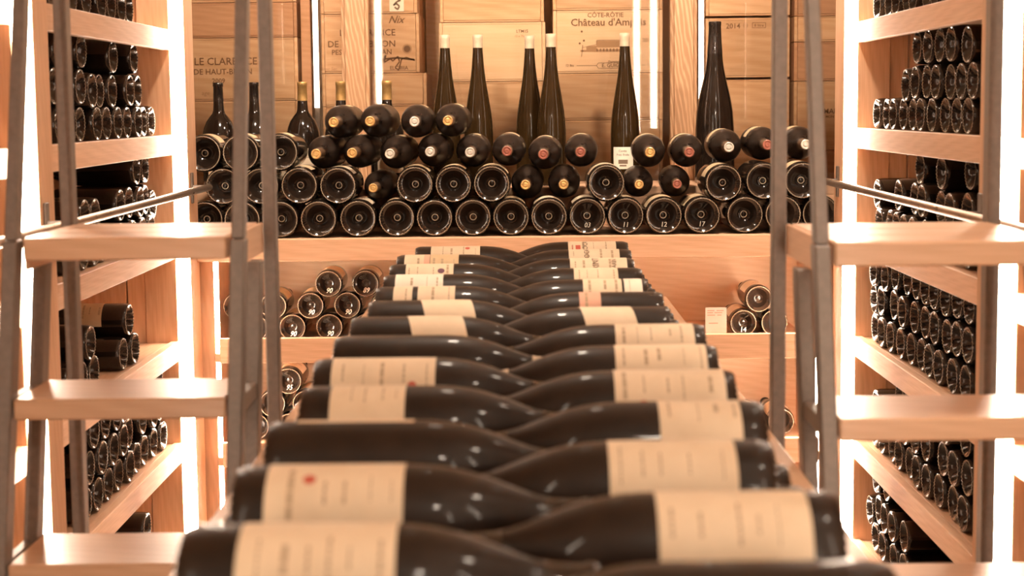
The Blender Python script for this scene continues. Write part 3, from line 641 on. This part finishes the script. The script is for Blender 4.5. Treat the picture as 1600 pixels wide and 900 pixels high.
for r in range(4):
    row = []
    for i, x in enumerate(OUT.get(r, [])):
        z = settle(x, R2); row.append((x, z, R2))
        yb_ = 4.142 if abs(x) > 0.83 else 4.128+rng.uniform(-0.003, 0.004)
        o = put_bottle('magnum_bottle', 'magnum', (x, yb_, z), (rng.uniform(-0.006, 0.006), 1, 0.0), (0, 0, 1),
                       f'magnum showing its dark base, {ORD[i]} such from the left, {ROWNAME[r]} row of the back pile', G)
        if (r, i) not in NOLAB:
            mt = rng.choice(('paper_tan', 'paper', 'paper_tan')); z0, z1 = rng.choice(((0.022, 0.10), (0.03, 0.12), (0.022, 0.09)))
            lb = link('label', label_mesh(P_MAG, z0, z1, 1.9, mt), o); lb.rotation_euler.z = rng.uniform(-0.35, 0.1)
            printed(lb, P_MAG, z0, z1, 1.9, rng)
        link('punt_glint_ring', PUNT, o)
        if (r, i) in CH: chalk(o, P_MAG, CH[(r, i)], 0.018, -0.5, 'chalk_faint')
    for i, (x, tx, cp) in enumerate(CORK[r]):
        kk = (0.93 if 0 < x < 0.2 else 0.86) if r == 1 else 0.96
        z = max(settle(x, R3*kk), settle(x+0.6*(tx-x), R3*kk)) + (0.002 if r == 3 else 0); row.append((x, z, R3*kk))
        ax = Vector((tx-x, -L3*0.985, 0.0))
        o = put_bottle('magnum_bottle', 'magnum_cork', (x, 4.132+L3*kk, z), ax, (0, 0, 1),
                       f'magnum lying cork end out, {CAPN[cp]} capsule, {ORD[i]} such from left, {ROWNAME[r]} row, back pile', G, k=kk)
        c_ = link('capsule', CAP['m', 'brown'], o); tag(link('capsule_disc', DISC[cp], c_), f'{CAPN[cp]} embossed capsule disc')
        if r != 1:
            lb = link('label', label_mesh(P_MAGC, 0.08, 0.165, 1.7, 'paper_tan'), o); lb.rotation_euler.z = rng.uniform(0.1, 0.6)
    PILE += row

# ------------------------------------------------------------------ bottles standing on the ledge
for i, (x, y, cp) in enumerate(((-0.938, 4.62, 'black_cap'), (-0.826, 4.62, 'black_cap'), (-0.675, 4.62, 'gold'), (-0.555, 4.62, 'gold'), (-0.411, 4.62, 'gold'))):
    o = put_bottle('standing_bottle', 'standing', (x, y, ledge_z+0.0003), (0, 0, 1), (0.35, -1, 0), f'standing dark bottle with {"black" if cp == "black_cap" else "gold"} capsule, {ORD[i]} from left behind the pile', 'square-shouldered bottles standing behind the pile')
    link('capsule', CAP['s', cp], o)
    lb = link('label', label_mesh(P_STAND, 0.045, 0.125, 1.8, 'paper'), o); printed(lb, P_STAND, 0.045, 0.125, 1.8, rng)
for i, (x, y) in enumerate(((-0.227, 4.62), (-0.125, 4.62), (0.037, 4.72), (0.103, 4.62), (0.333, 4.62))):
    o = put_bottle('flute_bottle', 'flute', (x, y, ledge_z+0.0003), (0, 0, 1), (-0.25, -1, 0), f'tall slender amber-brown bottle with pale capsule, {ORD[i]} of five from the left', 'tall slender bottles standing behind the pile')
    link('capsule', CAP['f', 'cream_cap'], o)
    if i == 4:
        lb = link('label', label_mesh(P_FLUTE, 0.05, 0.118, 1.5, 'paper_white'), o)
        link('lettering', text_on_wall(P_FLUTE, 'Cuvée', 0.010, 0.0, 0.106, 'ink'), lb); link('lettering', text_on_wall(P_FLUTE, 'Fréd. Emile', 0.009, 0.0, 0.094, 'ink'), lb)
        tag(link('print_lines', strokes_mesh(P_FLUTE, [(-0.014, 0.016, 0.066, 0.079), (-0.010, 0.012, 0.058, 0.063)], 'ink'), lb), None, None, None, 'stuff')
o = put_bottle('large_bottle', 'large', (0.619, 4.665, ledge_z+0.0003), (0, 0, 1), (0, -1, 0), 'large dark sloping-shoulder bottle standing before the right grained post', None)
link('capsule', CAP['l', 'black_cap'], o)

# ------------------------------------------------------------------ lower back shelves
R1e = R1+0.0002
def low(x, z, sh, lab, num=None, y=4.335, lbl=True):
    o = put_bottle('wine_bottle', 'burg', (x, y, z), (rng.uniform(-0.008, 0.008), 1, 0), (0, 0, 1), lab, f'bottles on the {sh} back shelf below the magnums')
    if lbl:
        mt = rng.choice(('paper_tan', 'paper')); lb = link('label', label_mesh(P_BURG, 0.03, 0.12, 2.4, mt), o); printed(lb, P_BURG, 0.03, 0.12, 2.4, rng)
    if num: chalk(o, P_BURG, num, 0.019)
    return o
f2 = H-0.646-0.046+R1e; dz = 0.0645
rows = [[(-0.79, None), (-0.679, '90'), (-0.569, '90'), (-0.459, None), (-0.349, None)], [(-0.845, None), (-0.7345, None), (-0.624, '90'), (-0.514, '90'), (-0.404, None)], [(-0.569, '90'), (-0.459, '89')]]
for r, row in enumerate(rows):
    for i, (x, n) in enumerate(row):
        low(x, f2+dz*r, 'upper', f'{"chalk-marked" if n else "plain dark"} bottle base, {ORD[i]} from left, {["bottom", "middle", "top"][r]} row, left heap just below magnums', n)
for i, (x, z, n) in enumerate(((0.662, f2, '14'), (0.754, f2, None), (0.708, f2+0.0715, None))):
    low(x, z, 'upper', ['lower left bottle of the three by the white price card', 'lower right bottle of the three by the white price card', 'upper bottle of the three by the white price card'][i], n)
f3 = H-0.945-0.046+R1e
for r, row in enumerate([[(-0.795, None), (-0.695, None), (-0.595, None)], [(-0.745, None), (-0.645, None)], [(-0.695, '95')]]):
    for i, (x, n) in enumerate(row):
        low(x, f3+0.0685*r, 'lower', f'bottle base, {ORD[i]} from left in {["bottom", "middle", "top"][r]} row, second shelf below the magnums, left side', n)
low(0.776, f3, 'lower', 'single bottle base on the second shelf below the magnums, right side', None)
low(0.685, f3, 'lower', 'bottle base mostly behind the table, second shelf below the magnums, right side', None)
t = thing('price_card', 'small white price card standing on the right back shelf', 'card', (0.553, 4.135, H-0.691))
cx, cz = 0.5535, H-0.691
MB().box(cx-0.030, cx+0.030, 4.134, 4.1352, cz, H-0.575).build('card_sheet', 'paper_white', t, 0.0003)
vs, fs = [], []
for k, (a, b, z) in enumerate(((-0.024, -0.004, 0.106), (0.002, 0.022, 0.106), (-0.024, -0.008, 0.100), (-0.004, 0.018, 0.100), (-0.024, -0.002, 0.093), (0.004, 0.016, 0.093), (-0.020, 0.006, 0.070))):
    n = len(vs); vs += [(a, -0.0014, z), (b, -0.0014, z), (b, -0.0014, z+0.0028), (a, -0.0014, z+0.0028)]; fs.append((n, n+1, n+2, n+3))
link('price_print', mesh_of('price_print', vs, fs, ['paper_pink']), t)

# ------------------------------------------------------------------ bottles lying on the table
zu = H-0.335-RT; zl = TF+R1+0.0003
#         base x, label parts [(from base, to, angle towards camera deg, span, paper, slant)], look
TL = [(-0.273, [(0.048, 0.173, 48, 2.3, 'paper', 0)], 'wide cream label'), (-0.268, [(0.032, 0.159, 44, 2.3, 'paper', 0)], 'cream label with a red mark'), (-0.271, [(0.031, 0.156, -58, 2.3, 'paper', 0)], 'its label turned away'),
      (-0.264, [(0.037, 0.126, 22, 2.0, 'paper', 0)], 'short cream label'), (-0.275, [(0.025, 0.162, 42, 2.3, 'paper', 0)], 'long yellowed label with red print'), (-0.273, [], 'no label in view'),
      (-0.271, [(0.085, 0.172, 30, 2.0, 'paper', 0.02)], 'slanted cream label'), (-0.263, [(0.085, 0.172, 30, 2.0, 'paper', 0.02)], 'tilted pale label'), (-0.269, [(0.034, 0.069, 35, 2.0, 'paper', 0), (0.079, 0.148, 35, 2.2, 'paper', 0)], 'two cream labels'),
      (-0.272, [(0.024, 0.119, 40, 2.2, 'paper_white', 0)], 'finely printed cream label'), (-0.277, [(0.035, 0.136, 35, 2.2, 'paper', 0)], 'purple stamp on its label'), (-0.278, [(0.018, 0.062, 40, 2.0, 'paper', 0), (0.062, 0.075, 40, 2.0, 'paper_pink', 0), (0.076, 0.14, 40, 2.0, 'paper_tan', 0)], 'red edged label'),
      (-0.250, [(0.038, 0.155, 35, 2.2, 'paper', 0)], 'pale label with red print')]
TR = [(0.272, [(0.029, 0.158, 50, 2.1, 'paper', 0)], 'large cream label'), (0.248, [(0.038, 0.163, 44, 2.3, 'paper', 0)], 'pinkish cream label'), (0.273, [(0.029, 0.120, 26, 2.0, 'paper', 0)], 'short cream label'),
      (0.268, [(0.014, 0.152, 42, 2.3, 'paper', 0)], 'yellowed label with a red seal'), (0.272, [(0.016, 0.142, 38, 2.3, 'paper', 0)], 'label with a dark line across'), (0.280, [(0.018, 0.137, 36, 2.3, 'paper', 0)], 'plain yellowed label'),
      (0.248, [(0.050, 0.135, 35, 2.0, 'paper', 0.02)], 'slanted label with lettering'), (0.255, [(0.112, 0.150, 40, 2.0, 'paper_pink', 0)], 'salmon pink label'), (0.244, [(0.050, 0.124, 35, 2.2, 'paper', 0), (0.011, 0.0455, 35, 2.0, 'paper_white', 0)], 'two pale labels'),
      (0.250, [(0.05, 0.14, 35, 2.2, 'paper', 0)], 'mostly hidden label'), (0.249, [(0.016, 0.140, 38, 2.2, 'paper', 0)], 'legible capitals on its label'), (0.258, [(0.028, 0.145, 35, 2.2, 'paper', 0)], 'thin dark print on its label'), (0.265, [(0.030, 0.147, 35, 2.2, 'paper', 0)], 'two red strokes on its label')]
trng = random.Random(11)
PITCH_T = 0.1965
for s, lst, y0, sd in ((1, TL, 1.160, 'left'), (-1, TR, 1.247, 'right')):
    for k, (bx_, labs, look) in [(-1, (-s*0.27, [], 'no label in view'))] + list(enumerate(lst)):
        y = y0+PITCH_T*k
        ang = math.radians(labs[0][2]) if labs else 0.6
        nm = ORD[k] if k >= 0 else None
        txt = f'dusty bottle, {look}, {nm} from front, upper {sd} table row' if nm else f'dusty bottle just below the picture edge, upper {sd} table row'
        o = put_bottle('wine_bottle', 'table', (bx_, y, zu), (s, 0, 0), (0, -math.sin(ang), math.cos(ang)), txt, f'bottles lying in the {sd} half of the table')
        link('capsule', CAP['t', 'cream_cap' if (sd, k) in (('left', 5), ('right', 3), ('right', 4), ('left', 11)) else 'black_cap'], o)
        for j, (z0, z1, an, span, mt, sl_) in enumerate(labs):
            lb = link('label', label_mesh(P_TAB, z0, z1, span, mt, sl_), o)
            if not sl_: printed(lb, P_TAB, z0, z1, span*0.8, trng, 'ink_soft', 0.7)
            if sd == 'left' and k in (1, 4, 12): link('seal_print', seal_mesh(P_TAB, -0.012 if k != 4 else 0.02, z0+0.04 if k == 1 else z1-0.03, 0.006, 'ink_red'), lb)
            if sd == 'left' and k == 10: link('seal_print', seal_mesh(P_TAB, 0.004, z1-0.026, 0.0075, 'ink_purple'), lb)
            if sd == 'right' and k == 3: link('seal_print', seal_mesh(P_TAB, -0.028, z1-0.035, 0.008, 'ink_red'), lb)
            if sd == 'right' and k == 10:
                link('lettering', text_on_wall(P_TAB, 'SAINT', 0.020, 0.0, z0+0.068, 'ink'), lb); link('lettering', text_on_wall(P_TAB, 'CARIN', 0.014, 0.0, z0+0.028, 'ink'), lb)
            if sd == 'right' and k == 12: tag(link('print_lines', strokes_mesh(P_TAB, [(-0.01, 0.005, z1-0.012, z1-0.009), (-0.01, 0.005, z1-0.03, z1-0.018)], 'ink_red'), lb), None, None, None, 'stuff')
            if sd == 'right' and k in (11, 12): link('lettering', text_on_wall(P_TAB, 'XOCA', 0.017, 0.0, z0+0.075, 'ink'), lb)
    lo = sorted([y0+PITCH_T*k+d for k in range(-1, 13) for d in (-PITCH_T/4, PITCH_T/4)])
    for i, y in enumerate(lo):
        o = put_bottle('wine_bottle', 'burg_dusty', (-s*0.3095, y, zl), (s, 0, 0), (0, -0.6, 0.8), f'dark bottle under the others, {ORD[i]} from front, lower {sd} table row', f'bottles lying in the {sd} half of the table')
        link('capsule', CAP['b', 'black_cap'], o)
